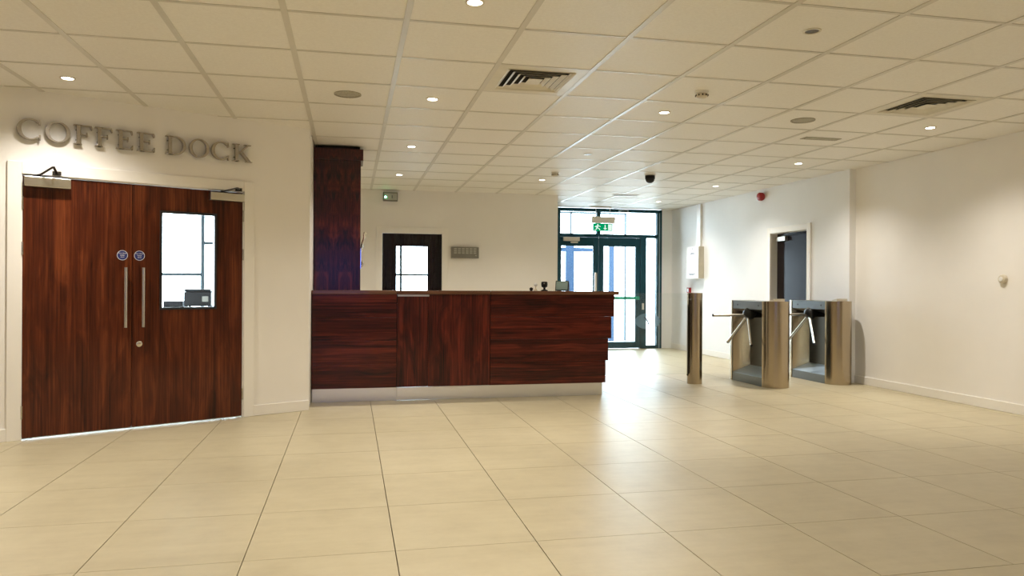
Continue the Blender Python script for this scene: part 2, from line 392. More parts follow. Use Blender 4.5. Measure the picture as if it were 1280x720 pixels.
# ------------------------------------------------------------------ door_1: coffee dock double doors
def local_thing(name, label, cat, kind=None, s=0, y=0, z=0, group=None):
    p = DA + DT * s + DN * y
    return thing(name, (p.x, p.y, z), DANG, label, cat, group, kind)
d1 = local_thing('door_1', 'double walnut doors with steel pull handles under the coffee dock letters', 'door', 'structure')
fr = MB()
AW = .088
fr.box(D0 - AW, D0 + .004, -.018, -.001, 0, DTOP + AW); fr.box(D1 - .004, D1 + AW, -.018, -.001, 0, DTOP + AW); fr.box(D0 + .004, D1 - .004, -.018, -.001, DTOP - .004, DTOP + AW)
fr.box(D0, D0 + .012, 0, .15, 0, DTOP); fr.box(D1 - .012, D1, 0, .15, 0, DTOP); fr.box(D0, D1, 0, .15, DTOP - .012, DTOP)
fr.build('door_frame', 'trim_paint', d1, .003)
MB().box(D0 + .013, D1 - .013, .055, .15, .001, .004).build('threshold', 'closer_silver', d1)
DM = .904
def leaf(x0, x1, win=None):
    m = MB(); y0, y1 = .006, .05; z0, z1 = .012, DTOP - .016
    if win:
        a, b_, c, e = win
        m.box(x0, a, y0, y1, z0, z1); m.box(b_, x1, y0, y1, z0, z1); m.box(a, b_, y0, y1, z0, c); m.box(a, b_, y0, y1, e, z1)
    else: m.box(x0, x1, y0, y1, z0, z1)
    return m.build('door_leaf', 'door_veneer', d1)
WIN = (1.118, 1.588, .982, 1.828)
lfL = leaf(D0 + .014, DM - .0015); lfR = leaf(DM + .0015, D1 - .014, WIN)
MB().box(DM - .012, DM + .012, .051, .058, .012, DTOP - .016).build('light_stop_strip', 'black_bead', lfR)  # added behind the joint to stop light leaking between the leaves
a, b_, c, e = WIN
m = MB(); t = .02
m.box(a, a + t, -.001, .055, c, e); m.box(b_ - t, b_, -.001, .055, c, e); m.box(a + t, b_ - t, -.001, .055, c, c + t); m.box(a + t, b_ - t, -.001, .055, e - t, e)
m.build('glazing_bead', 'black_bead', lfR)
MB().box(a + t, b_ - t, .025, .031, c + t, e - t).build('pane', 'clear_glass', lfR)
for lf, hx in ((lfL, .847), (lfR, .98)):
    m = MB(); m.cyl((hx, -.048, .842), (hx, -.048, 1.337), .0145, n=16)
    m.cyl((hx, -.048, .872), (hx, .006, .872), .006, n=10); m.cyl((hx, -.048, 1.307), (hx, .006, 1.307), .006, n=10)
    m.build('pull_handle', 'handle_steel', lf, smooth=40)
for lf, dx in ((lfL, .831), (lfR, .960)):
    dsk = MB().prism(ell(dx, 1.4375, .041, .041), (0, .006, 0), (1, 0, 0), (0, 0, 1), (0, -.003, 0)).build('sign_disc', 'blue_disc', lf)
    dsk['label'] = 'small round blue door sign with white rim'
    o_ = ell(dx, 1.4375, .041, .041); i_ = ell(dx, 1.4375, .0375, .0375); o_.append(o_[0]); i_.append(i_[0])
    q = MB().ring(o_, i_, (0, .003, 0), (1, 0, 0), (0, 0, 1), (0, -.0008, 0))
    rim = q.build('sign_rim', 'print_white', lf)
    for k, tx in enumerate(('Fire door', 'keep', 'shut')):
        put_text(tx, .017, 'print_white', lf, (dx, .0022, 1.4375 + .017 - .016 * k))
MB().lathe((.961, .006, .70), (0, -1, 0), [(.024, 0), (.024, .006), (.016, .010), (.0, .010)], 20).build('lock_cylinder', 'handle_steel', lfR, smooth=40)
for lf, hx in ((lfL, D0 + .010), (lfR, D1 - .010)):
    for hz in (.21, 1.47, 1.82):
        MB().cyl((hx, .000, hz - .05), (hx, .000, hz + .05), .008, n=10).build('hinge', 'handle_steel', lf, smooth=40)
# overhead closers
def closer(lf, x0, x1, z0, z1, px, tipx, kz=.028):
    c = MB().box(x0, x1, -.055, .005, z0, z1).build('door_closer', 'closer_silver', lf, .004)
    zt = z1 + .012; m = MB()
    m.cyl((px, -.03, z1 - .004), (px, -.03, zt + .01), .012, n=12)
    kx = (px + tipx) / 2 + .02
    m.add(*bar((px, -.03, zt), (kx, -.16, zt + kz), .018, .007)); m.add(*bar((kx, -.16, zt + kz), (tipx, -.02, zt + .03), .018, .007))
    m.box(tipx - .03, tipx + .03, -.024, -.018, zt + .015, zt + .045)
    m.build('closer_arm', 'dark_metal', lf)
def bar(p, q, w_, t_):
    p, q = Vector(p), Vector(q); d = (q - p).normalized(); s = d.cross(Vector((0, 0, 1))).normalized() * (w_ / 2); u = s.cross(d).normalized() * (t_ / 2)
    v = [p - s - u, p + s - u, p + s + u, p - s + u, q - s - u, q + s - u, q + s + u, q - s + u]
    return v, [(0, 1, 2, 3), (7, 6, 5, 4), (0, 4, 5, 1), (1, 5, 6, 2), (2, 6, 7, 3), (3, 7, 4, 0)]
closer(lfL, .145, .452, 1.945, 2.022, .24, .36, .06)
closer(lfR, 1.517, 1.812, 1.945, 2.012, 1.62, 1.77)

# ------------------------------------------------------------------ steel letters
def arc(cx, cz, rx, rz, a0, a1, n=28): return [(cx + rx * math.cos(math.radians(a0 + (a1 - a0) * k / n)), cz + rz * math.sin(math.radians(a0 + (a1 - a0) * k / n))) for k in range(n + 1)]
def glyph(ch, w_):
    """list of ('poly', pts) / ('strip', outer, inner) in a box w_ x 1, stems thick, hairlines thin, bracket serifs"""
    T, t = .165, .062; P = []
    R = lambda x0, x1, z0, z1: P.append(('poly', [(x0, z0), (x1, z0), (x1, z1), (x0, z1)]))
    if ch == 'O':
        o_ = arc(w_ / 2, .5, w_ / 2, .52, 0, 360, 40); i_ = arc(w_ / 2, .5, w_ / 2 - T, .52 - t, 0, 360, 40); P.append(('strip', o_, i_))
    if ch == 'C':
        cx = w_ * .54; o_ = arc(cx, .5, w_ * .54, .52, 42, 318, 36); i_ = arc(cx + .02, .5, w_ * .54 - T - .0, .52 - t, 47, 313, 36); P.append(('strip', o_, i_))
        for s_ in (1, -1):
            P.append(('poly', [(w_ * .90, .5 + s_ * .24), (w_ * .97, .5 + s_ * .24), (w_ * .97, .5 + s_ * .50), (w_ * .92, .5 + s_ * .50), (w_ * .88, .5 + s_ * .36)][::s_]))
    if ch in 'FEDK':
        sx = .10 * w_ / .9 + .04
        R(sx, sx + T, 0, 1); R(0, sx + T + .07, 0, t * .8); R(0, sx + T + .07, 1 - t * .8, 1)
        P.append(('poly', [(sx - .04, t * .8), (sx, t * .8), (sx, .11)])); P.append(('poly', [(sx + T, t * .8), (sx + T + .04, t * .8), (sx + T, .11)]))
        P.append(('poly', [(sx - .04, 1 - t * .8), (sx, .89), (sx, 1 - t * .8)])); 
    if ch in 'FE':
        R(sx + T, w_ * .94, 1 - t, 1); P.append(('poly', [(w_ * .84, 1 - t), (w_ * .97, 1 - t), (w_ * .97, .78), (w_ * .93, .78)][::-1]))
        R(sx + T, w_ * .70, .50, .50 + t); P.append(('poly', [(w_ * .66, .41), (w_ * .72, .41), (w_ * .72, .64), (w_ * .66, .64)]))
        if ch == 'E':
            R(sx + T, w_ * .96, 0, t); P.append(('poly', [(w_ * .82, t), (w_ * .94, .24), (w_, .24), (w_ * .98, 0), (w_ * .9, 0)][::-1]))
    if ch == 'D':
        bx = sx + T
        o_ = [(bx, 1)] + arc(w_ * .46, .5, w_ * .54, .5, 90, -90, 26) + [(bx, 0)]
        i_ = [(bx, 1 - t)] + arc(w_ * .46, .5, w_ * .54 - T, .5 - t, 90, -90, 26) + [(bx, t)]
        P.append(('strip', o_, i_))
    if ch == 'K':
        bx = sx + T
        P.append(('poly', [(bx - .01, .40), (bx - .01, .49), (w_ * .76, 1 - t * .7), (w_ * .87, 1 - t * .7)]))
        P.append(('poly', [(bx + .08, .52), (bx + .18, .63), (w_ * .98, .035), (w_ * .78, .035)][::-1]))
        R(w_ * .62, w_ * .97, 1 - t * .8, 1); R(w_ * .70, w_ * 1.04, 0, t * .8)
    return P
LZ0, LZ1 = 2.305, 2.462
sign = local_thing('wall_sign', 'brushed steel serif letters spelling COFFEE DOCK on cream wall', 'sign', s=.98, z=LZ0)
LS = [('C', .093, .254), ('O', .278, .448), ('F', .470, .605), ('F', .619, .750), ('E', .773, .900), ('E', .929, 1.067), ('D', 1.149, 1.314), ('O', 1.340, 1.507), ('C', 1.524, 1.682), ('K', 1.708, 1.877)]
hh = LZ1 - LZ0
for ch, s0, s1 in LS:
    m = MB()
    for g in glyph(ch, (s1 - s0) / hh):
        o0 = (s0 - .98, -.012, 0); ax = ((hh, 0, 0), (0, 0, hh), (0, -.034, 0))
        if g[0] == 'poly': m.prism(g[1], o0, *ax)
        else: m.ring(g[1], g[2], o0, *ax)
    lt = m.build('letter', 'letter_steel', sign, .0012)
    for zz in (.25, .75): MB().cyl((s0 - .98 + .022, -.013, hh * zz), (s0 - .98 + .022, 0, hh * zz), .004, n=8).build('fixing_pin', 'dark_metal', lt)

# ------------------------------------------------------------------ coffee dock room seen through the door window
YK = 11.6
wk = thing('window_2', (0, YK, 0), 0, 'bright window of the coffee dock room seen through the door pane', 'window', kind='structure')
kx = lambda u, v=320: onY(u, v, YK).x
kz = lambda u, v: onY(u, v, YK).z
m = MB(); xa, xb = XL + .2, XR - .15
m.box(xa, xb, -.03, .03, 0, .35); m.box(xa, xb, -.03, .03, H - .05, H)
for u in (253.5, 283, 170, 120): m.box(kx(u) - .022, kx(u) + .022, -.03, .03, .35, H - .05)
m.box(xa, kx(253.5), -.025, .025, kz(225, 343) - .022, kz(225, 343) + .022)
m.box(kx(253.5), xb, -.025, .025, kz(262, 304) - .022, kz(262, 304) + .022)
m.build('window_frame', 'frame_slate', wk)
MB().box(xa, xb, -.004, .004, .35, H - .05).build('pane', 'clear_glass', wk)
YW = 9.9
wz = onY(235, 384, YW).z
wx0, wx1 = onY(190, 384, YW).x, onY(285, 384, YW).x
tb = thing('serving_table', ((wx0 + wx1) / 2, YW + .25, 0), 0, 'dark topped table behind the window of the coffee dock door', 'table')
hw = (wx1 - wx0) / 2
MB().box(-hw, hw, -.3, .3, wz - .04, wz).build('table_top', 'dark_veneer', tb, .003)
for sx in (-1, 1):
    for sy in (-1, 1): MB().box(sx * (hw - .06) - .025, sx * (hw - .06) + .025, sy * .25 - .025, sy * .25 + .025, 0, wz - .04).build('leg', 'frame_grey', tb)
def on_table(name, u0, u1, v0, label, cat, shape):
    p0, p1 = onY(u0, 380, YW + .15), onY(u1, 380, YW + .15); z1 = onY(u0, v0, YW + .15).z
    o = thing(name, ((p0.x + p1.x) / 2, YW + .25, wz), 0, label, cat); shape(o, (p1.x - p0.x) / 2, z1 - wz); return o
def mach(o, hw, h):
    MB().box(-hw, hw, -.12, .12, .01, h * .84).build('body', 'black_plastic', o, .01)
    MB().box(-hw * .98, hw * .98, -.12, .10, h * .845, h).build('lid', 'black_plastic', o, .012)
    for sx in (-1, 1):
        for sy in (-1, 1): MB().cyl((sx * hw * .8, sy * .09, 0), (sx * hw * .8, sy * .09, .012), .015, n=10).build('foot', 'dark_metal', o)
    MB().box(hw * .35, hw * .8, -.123, -.119, h * .3, h * .6).build('control_panel', 'grey_plastic', o)
on_table('coffee_machine', 230, 264, 361.5, 'squat black machine on the table behind the door window', 'machine', mach)
def tray(o, hw, h):
    MB().box(-hw, hw, -.1, .1, 0, .012).build('base', 'black_plastic', o, .003)
    m = MB(); m.box(-hw, hw, -.1, -.09, .012, h); m.box(-hw, hw, .09, .1, .012, h); m.box(-hw, -hw + .01, -.09, .09, .012, h); m.box(hw - .01, hw, -.09, .09, .012, h); m.build('rim', 'black_plastic', o)
on_table('serving_tray', 204, 228, 376.5, 'low black tray beside the machine behind the door window', 'tray', tray)

# ------------------------------------------------------------------ reception counter
ZB = [.142, .384, .627, .868, 1.108]
GATE0, GATE1 = .470, 1.455
def unit(name, x0, x1, label, steps, rec=.001, ext=0, lap=.004):
    o = thing(name, ((x0 + x1) / 2, YC + .28, 0), 0, label, 'counter'); cx, cy = o.location.x, o.location.y
    MB().box(x0 + lap - cx, min(steps) - .03 + ext - cx, YC + .022 - cy, YC + .30 - cy, ZB[0] - .004, ZB[4]).build('carcass', 'dark_veneer', o)
    for k in range(4):
        yk = YC + (3 - k) * rec
        MB().box(x0 + .003 - cx, steps[k] - cx, yk - cy, yk + .018 - cy, ZB[k] + .0003, ZB[k + 1] - .0003).build('board', 'counter_board', o, .0008)
    MB().box(x0 + lap - cx, min(steps) - .028 + ext - cx, YC + .036 - cy, YC + .30 - cy, .0, ZB[0] - .004).build('plinth', 'plinth_aluminium', o, .002)
    return o
unit('counter_unit', XR + .004, GATE0, 'walnut counter unit of horizontal boards against the cream wall corner', [GATE0 - .003] * 4, 0, .0365)
unit('counter_unit', GATE1, 2.85, 'walnut counter unit of horizontal boards whose end steps back towards the floor', [2.751, 2.780, 2.815, 2.85], lap=-.0035)
cx, cy = (GATE0 + GATE1) / 2, YC + .28
g = thing('counter_gate', (cx, cy, 0), 0, 'walnut gate with vertical grain between the two horizontal-board counter units', 'gate')
gx0, gx1 = GATE0 + .003 - cx, GATE1 - .003 - cx
MB().box(gx0, .36 * gx0 + .005, YC - .006 - cy, YC + .014 - cy, ZB[0] + .002, ZB[4] - .002).build('panel', 'counter_gate', g, .0015)
MB().box(.36 * gx0 + .007, gx1, YC - .006 - cy, YC + .014 - cy, ZB[0] + .002, ZB[4] - .002).build('panel', 'counter_gate', g, .0015)
MB().box(gx0 + .001, gx1 - .001, YC + .014 - cy, YC + .034 - cy, ZB[0] + .002, ZB[4] - .0005).build('backing', 'dark_veneer', g)
MB().box(gx0, gx1, YC + .010 - cy, YC + .034 - cy, .006, ZB[0] - .002).build('kick_plate', 'plinth_aluminium', g, .002)
MB().box(gx0 + .005, gx0 + .33, YC - .012 - cy, YC - .006 - cy, ZB[4] - .022, ZB[4] - .004).build('finger_pull', 'closer_silver', g)
ZT = 1.147
t1 = MB().box(XR + .004, GATE0 - .002, YC - .03, YC + .32, ZB[4], ZT).build('countertop', 'counter_top', None, .004)
tag(t1, 'short length of brown countertop between wood column and gate flap', 'countertop')
t2 = MB().box(GATE0 + .002, GATE1, YC - .03, YC + .32, ZB[4], ZT).build('counter_flap', 'counter_top', None, .004)
tag(t2, 'brown lift-up counter flap above the gate with vertical grain', 'countertop')
t3 = MB().box(GATE1 + .002, 2.897, YC - .03, YC + .32, ZB[4], ZT).build('countertop', 'counter_top', None, .004)
tag(t3, 'long brown countertop carrying the small screen and the webcam', 'countertop')

# wood column behind the counter
co = thing('wood_column', (-.145, 8.34, 0), 0, 'tall glossy dark walnut column between counter and ceiling', 'column')
MB().box(XR + .006 + .145, .100 + .145, -.14, .25, 0, 2.58).build('veneer_panel', 'column_veneer', co, .002)
MB().box(XR + .006 + .145, .125 + .145, -.16, .25, 2.535, 2.655).build('cap', 'column_veneer', co, .002)
MB().box(XR + .02 + .145, .09 + .145, -.10, .22, 2.655, H - .001).build('painted_gap_shade', 'painted_shade', co)  # near-black block painted as the shade above the cap
hk = thing('coat_hook', (.1005, 8.25, 1.60), 0, 'curled shiny metal hook on the edge of the wood column', 'hook')
m = MB(); pts = [(0, 0, -.02), (.015, 0, 0), (.02, 0, .05), (.035, 0, .09), (.045, 0, .12), (.04, 0, .15), (.05, 0, .17)]
m.tube(pts, .014); m.build('upper_hook', 'chrome', hk)
m = MB(); m.tube([(.0, 0, -.20), (.015, 0, -.19), (.022, 0, -.16), (.015, 0, -.14)], .013); m.build('lower_hook', 'chrome', hk)
MB().box(0, .006, -.015, .015, -.22, .0).build('back_plate', 'chrome', hk)

# things on the counter
def on_counter(u, name, label, cat, y=YC + .12, rz=0):
    return thing(name, (onY(u, 360, y).x, y, ZT), rz, label, cat)
wc = on_counter(680.5, 'webcam', 'small black webcam on a round foot on the long countertop', 'camera')
MB().lathe((0, 0, 0), (0, 0, 1), [(.038, 0), (.038, .008), (.012, .018), (.012, .04)], 20).build('foot', 'black_plastic', wc, smooth=40)
MB().lathe((0, 0, .034), (0, 0, 1), [(.012, 0), (.032, .012), (.036, .04), (.034, .062), (.028, .068)], 20).build('head', 'black_plastic', wc, smooth=50)
MB().cyl((-.012, -.033, .082), (-.012, -.038, .082), .007, n=14).build('lens', 'grey_plastic', wc)
bl = on_counter(664, 'black_knob', 'tiny black ball standing on the long countertop', 'knob')
MB().lathe((0, 0, 0), (0, 0, 1), [(.010, 0), (.012, .004), (.019, .014), (.021, .022), (.017, .032), (.006, .038)], 16).build('ball', 'black_plastic', bl, smooth=60)
MB().cyl((0, 0, 0), (0, 0, .003), .016, n=14).build('foot', 'dark_metal', bl)
gl = on_counter(669.5, 'glass_ornament', 'tiny glass ornament with a white bead beside the black ball', 'ornament')
MB().lathe((0, 0, 0), (0, 0, 1), [(.020, 0), (.022, .006), (.010, .016), (.006, .03), (.006, .052)], 16).build('stem', 'amber', gl, smooth=60)
MB().lathe((0, 0, .05), (0, 0, 1), [(.006, 0), (.018, .008), (.021, .018), (.014, .032), (.002, .037)], 16).build('bead', 'print_white', gl, smooth=60)
sc = on_counter(702, 'card_reader', 'small framed green screen tilted back on the long countertop', 'screen', rz=-.5)
fr_ = Matrix.Rotation(math.radians(-14), 3, 'X')
def tilted(x0, x1, y0, y1, z0, z1):
    m = MB().box(x0, x1, y0, y1, z0, z1); m.v = [tuple(fr_ @ Vector(p)) for p in m.v]; return m
tilted(-.075, .075, 0, .016, .004, .118).build('housing', 'black_plastic', sc, .004)
tilted(-.066, .066, -.0015, .0, .014, .108).build('screen', 'screen_green', sc)
MB().prism([(.016, .001), (.07, .001), (.045, .1)], (-.04, 0, 0), (0, 1, 0), (0, 0, 1), (.115, 0, 0)).build('stand', 'black_plastic', sc)

# ------------------------------------------------------------------ door_2 in the back wall and the wall fittings
d2 = thing('door_2', ((BD0 + BD1) / 2, YB, 0), 0, 'dark door with a tall bright window in the cream back wall', 'door', kind='structure')
hw = (BD1 - BD0) / 2; AW = .085
m = MB(); m.box(-hw - AW, -hw + .01, -.018, -.001, 0, BDT + AW); m.box(hw - .01, hw + AW, -.018, -.001, 0, BDT + AW); m.box(-hw + .01, hw - .01, -.018, -.001, BDT - .01, BDT + AW)
m.box(-hw, -hw + .012, 0, .15, 0, BDT); m.box(hw - .012, hw, 0, .15, 0, BDT); m.box(-hw, hw, 0, .15, BDT - .012, BDT)
m.build('door_frame', 'trim_paint', d2, .003)
cx = (BD0 + BD1) / 2
a, b_ = onY(495.5, 320, YB).x - cx, onY(534.5, 320, YB).x - cx; c, e = .75, onY(515, 308, YB).z
m = MB(); q = hw - .014
m.box(-q, a, .02, .06, .01, BDT - .014); m.box(b_, q, .02, .06, .01, BDT - .014); m.box(a, b_, .02, .06, .01, c); m.box(a, b_, .02, .06, e, BDT - .014)
lf2 = m.build('door_leaf', 'dark_veneer', d2)
MB().box(a, b_, .037, .043, c, e).build('pane', 'clear_glass', lf2)
m = MB(); m.cyl((hw - .08, .02, 1.0), (hw - .08, -.03, 1.0), .009, n=10); m.cyl((hw - .08, -.03, 1.0), (hw - .19, -.03, 1.0), .009, n=10); m.build('lever_handle', 'handle_steel', lf2, smooth=40)
# window of the room behind it
YQ = YG
w1 = thing('window_4', (0, YQ, 0), 0, 'pale framed window of the room behind the back wall door', 'window', kind='structure')
qx = lambda u: onY(u, 330, YQ).x
m = MB(); xa, xb = XR + .01, XB - .16
m.box(xa, xb, -.03, .03, 0, .3); m.box(xa, xb, -.03, .03, H - .08, H)
for u in (501, 560, 620): m.box(qx(u) - .02, qx(u) + .02, -.03, .03, .3, H - .08)
zz = onY(515, 343.5, YQ).z; m.box(xa, xb, -.025, .025, zz - .02, zz + .02)
m.build('window_frame', 'frame_slate', w1); MB().box(xa, xb, -.004, .004, .3, H - .08).build('pane', 'clear_glass', w1)
# annunciator
p0, p1 = onY(564, 308.5, YB - .04), onY(598.5, 323, YB - .04)
an = thing('annunciator_panel', ((p0.x + p1.x) / 2, YB, p1.z), 0, 'grey wall panel with three rows of small keys beside the back wall door', 'panel')
aw, ah = (p1.x - p0.x) / 2, p0.z - p1.z
MB().box(-aw, aw, -.045, -.001, 0, ah).build('housing', 'grey_plastic', an, .004)
for r in range(3):
    for k in range(6):
        x = -aw + .045 + k * (2 * aw - .07) / 6
        MB().box(x, x + .045, -.050, -.045, ah * .40 + r * ah * .185, ah * .40 + r * ah * .185 + ah * .13).build('key', 'key_grey', an)
MB().box(aw - .06, aw - .035, -.048, -.045, ah * .2, ah * .3).build('indicator', 'key_grey', an)
# emergency light box, up against the ceiling
p0, p1 = onY(479, 240, YB - .05), onY(497, 251.5, YB - .05)
eb = thing('emergency_light', ((p0.x + p1.x) / 2, YB, p1.z), 0, 'small grey emergency light box with green glow under ceiling of back wall', 'light')
ew, eh = (p1.x - p0.x) / 2, min(H - .006, p0.z) - p1.z
MB().box(-ew, ew, -.07, -.001, 0, eh).build('housing', 'grey_plastic', eb, .004)
MB().box(-ew + .015, ew - .012, -.073, -.07, .015, eh - .02).build('face_plate', 'key_grey', eb)
MB().box(.02, .03, -.075, -.073, .04, eh - .05).build('pictogram', 'ink', eb)
MB().box(-ew - .002, -ew + .008, -.06, -.01, .015, eh - .015).build('lens', 'safety_green', eb)
MB().cyl((-ew + .035, -.073, eh * .42), (-ew + .035, -.078, eh * .42), .014, n=14).build('status_lamp', 'led_green', eb)

# ------------------------------------------------------------------ entrance glazing and door
gx = lambda u, v=340: onY(u, v, YG).x
gz = lambda u, v: onY(u, v, YG).z
wg = thing('window_1', (0, YG, 0), 0, 'dark teal framed glazing with fanlights around the entrance door', 'window', kind='structure')
ZTR = gz(770, 293); ZTB = gz(812, 298)
XA = XB + .003
m = MB()
m.box(XA, GX1, -.05, .05, H - .06, H)                       # head
m.box(gx(820), GX1, -.05, .05, 0, H - .06)                  # outer jamb
m.box(XA, gx(699.5), -.05, .05, 0, H - .06)
m.box(gx(745), gx(749.7), -.045, .045, ZTR, H - .06)        # fanlight mullion
m.box(gx(699.5), gx(820), -.045, .045, ZTB, ZTR)            # transom
m.box(gx(799.5), gx(807), -.045, .045, 0, ZTB)              # jamb between door and side light
m.box(gx(807), gx(820), -.045, .045, 0, .06)
m.build('window_frame', 'frame_teal', wg, .004)
MB().box(gx(822.3), gx(823.3), -.056, -.05, .0, H - .06).build('glazing_strip', 'frame_grey', wg)
for x0, x1, z0, z1 in ((gx(699.5), gx(745), ZTR, H - .06), (gx(749.7), gx(820), ZTR, H - .06), (gx(807), gx(820), .06, ZTB)):
    MB().box(x0, x1, -.004, .004, z0, z1).build('pane', 'clear_glass', wg)
d3 = thing('door_3', (gx(747.5), YG, 0), 0, 'teal framed double glass entrance doors with green push bar', 'door', kind='structure')
ox = gx(747.5)
def gleaf(u0, u1, g0, g1):
    m = MB(); x0, x1, a, b_ = (gx(u) - ox for u in (u0, u1, g0, g1)); zt = gz(770, 308.3); zb = gz(780, 427)
    z1 = ZTB - .004
    m.box(x0, a, -.03, .03, .01, z1); m.box(b_, x1, -.03, .03, .01, z1); m.box(a, b_, -.03, .03, zt, z1); m.box(a, b_, -.03, .03, .01, zb)
    o = m.build('door_leaf', 'frame_teal', d3, .004); MB().box(a, b_, -.004, .004, zb, zt).build('pane', 'clear_glass', o); return o
glL = gleaf(699.8, 747.3, 701, 741); glR = gleaf(747.7, 799.3, 754, 794)
hx = gx(743.2) - ox; hz0, hz1 = .92, gz(743, 341)
m = MB(); m.box(hx - .022, hx + .022, -.085, -.065, hz0, hz1); m.box(hx - .012, hx + .012, -.065, -.03, hz0 + .03, hz0 + .06); m.box(hx - .012, hx + .012, -.065, -.03, hz1 - .06, hz1 - .03); m.build('pull_handle', 'closer_silver', glL, .004)
bz = gz(780, 372.5)
m = MB(); m.box(gx(758) - ox, gx(796) - ox, -.10, -.07, bz - .028, bz + .028); m.box(gx(794) - ox, gx(797.5) - ox, -.10, -.03, bz - .03, bz + .03); m.box(gx(757) - ox, gx(759) - ox, -.10, -.03, bz - .03, bz + .03); m.build('push_bar', 'push_green', glR, .006)
m = MB(); m.box(gx(801.5) - ox, gx(804) - ox, -.052, -.046, gz(802, 387), gz(802, 379)); m.build('lock_plate', 'closer_silver', glR)
m = MB(); m.box(gx(703) - ox, gx(723) - ox, -.08, -.03, gz(713, 301.5), gz(713, 296.5)); m.box(gx(712) - ox, gx(721) - ox, -.07, -.05, gz(713, 304), gz(713, 302)); m.build('door_closer', 'closer_silver', glL, .004)

# hanging exit sign
YS = YG - .35
sx0, sx1 = onY(741, 284, YS).x, onY(766, 284, YS).x; sz0, sz1 = onY(753, 289, YS).z, onY(753, 279.3, YS).z
es = thing('exit_sign', ((sx0 + sx1) / 2, YS, sz0), 0, 'green running man exit sign hanging under a silver housing', 'sign')
sw, sh = (sx1 - sx0) / 2, sz1 - sz0
MB().box(-sw, sw, -.006, .006, 0, sh).build('sign_plate', 'sign_green_lit', es)
p0, p1 = onY(739, 278, YS).x, onY(768.5, 278, YS).x; hz = onY(753, 271, YS).z - sz0; oc = es.location.x
MB().box(p0 - oc, p1 - oc, -.035, .035, sh + .004, hz).build('housing', 'closer_silver', es, .004)
for s_ in (-.7, .7): MB().cyl((s_ * sw, 0, hz), (s_ * sw, 0, H - sz0 - .02), .006, n=8).build('suspension_rod', 'closer_silver', es)
MB().box(p0 - oc - .03, p1 - oc - .08, -.04, .04, H - sz0 - .02, H - sz0 - .001).build('ceiling_plate', 'white_plastic', es, .004)
m = MB(); E_ = ((1, 0, 0), (0, 0, 1), (0, -.002, 0))
def Q(pts): m.prism(pts, (0, -.006, 0), *E_)
u_ = sh
Q([(.17 * sw, .82 * u_), (.17 * sw + .02, .82 * u_), (.17 * sw + .02, .38 * u_), (.17 * sw, .38 * u_)]); Q([(.17 * sw - .028, .40 * u_), (.17 * sw + .048, .40 * u_), (.17 * sw + .01, .14 * u_)])  # arrow
Q([(.52 * sw, .10 * u_), (.90 * sw, .10 * u_), (.90 * sw, .90 * u_), (.52 * sw, .90 * u_)])                 # doorway
Q([(-.52 * sw + x, .82 * u_ + z) for x, z in ell(0, 0, .014, .014, 12)])                                     # running figure
Q([(-.66 * sw, .70 * u_), (-.46 * sw, .74 * u_), (-.50 * sw, .42 * u_), (-.66 * sw, .38 * u_)]); Q([(-.62 * sw, .42 * u_), (-.50 * sw, .44 * u_), (-.30 * sw, .30 * u_), (-.26 * sw, .10 * u_), (-.34 * sw, .10 * u_), (-.38 * sw, .25 * u_)])
Q([(-.66 * sw, .40 * u_), (-.54 * sw, .40 * u_), (-.66 * sw, .16 * u_), (-.86 * sw, .16 * u_), (-.86 * sw, .23 * u_), (-.70 * sw, .24 * u_)]); Q([(-.66 * sw, .70 * u_), (-.60 * sw, .60 * u_), (-.80 * sw, .50 * u_), (-.84 * sw, .57 * u_)]); Q([(-.46 * sw, .74 * u_), (-.22 * sw, .62 * u_), (-.24 * sw, .55 * u_), (-.48 * sw, .62 * u_)])
m.build('pictogram', 'sign_white_lit', es)['kind'] = 'stuff'
p = onY(780, 263.5, YG - .12)
ms = thing('motion_sensor', (p.x, YG - .05, p.z - .03), 0, 'small grey sensor on the head of the entrance glazing', 'sensor')
MB().box(-.09, .09, -.09, -.002, 0, .045).build('housing', 'frame_grey', ms, .008); MB().box(-.06, .06, -.094, -.088, .008, .03).build('lens', 'black_plastic', ms)

# outside the entrance: paving and the outer porch
struct('ground_outside', MB().box(-12, 16, YG + .2, 32, -.17, -.02), 'exterior_paving', 'pale paving outside the entrance glazing', 'ground')
struct('ground_rear', MB().box(-16, 16, -24, YREAR - .3, -.17, -.02), 'exterior_paving', 'pale paving outside the rear window', 'ground')
YP = 15.9
px = lambda u: onY(u, 330, YP).x
pf = thing('porch_frame', (px(747), YP, -.02), 0, 'pale grey framed outer porch with blue panels beyond the entrance doors', 'porch'); ox = px(747)
m = MB(); pz = onY(750, 265.5, YP).z + .02
for u in (713.3, 781.5): m.box(px(u) - .018 - ox, px(u) + .018 - ox, -.03, .03, 0, pz)
m.box(px(690) - ox, px(782) - ox, -.03, .03, pz - .04, pz); m.build('frame', 'frame_slate', pf)
for ua, ub in ((706, 716.5), (760, 766.5)):
    MB().box(px(ua) - ox, px(ub) - ox, -.08, -.032, 0, onY(740, 300, YP).z).build('blue_panel', 'blue_panel', pf, .004)
MB().box(px(698) - ox, px(706) - ox, -.08, -.04, onY(740, 314, YP).z, onY(740, 309, YP).z).box(px(716.5) - ox, px(742) - ox, -.08, -.04, onY(740, 314, YP).z, onY(740, 309, YP).z).build('top_rail', 'blue_panel', pf)

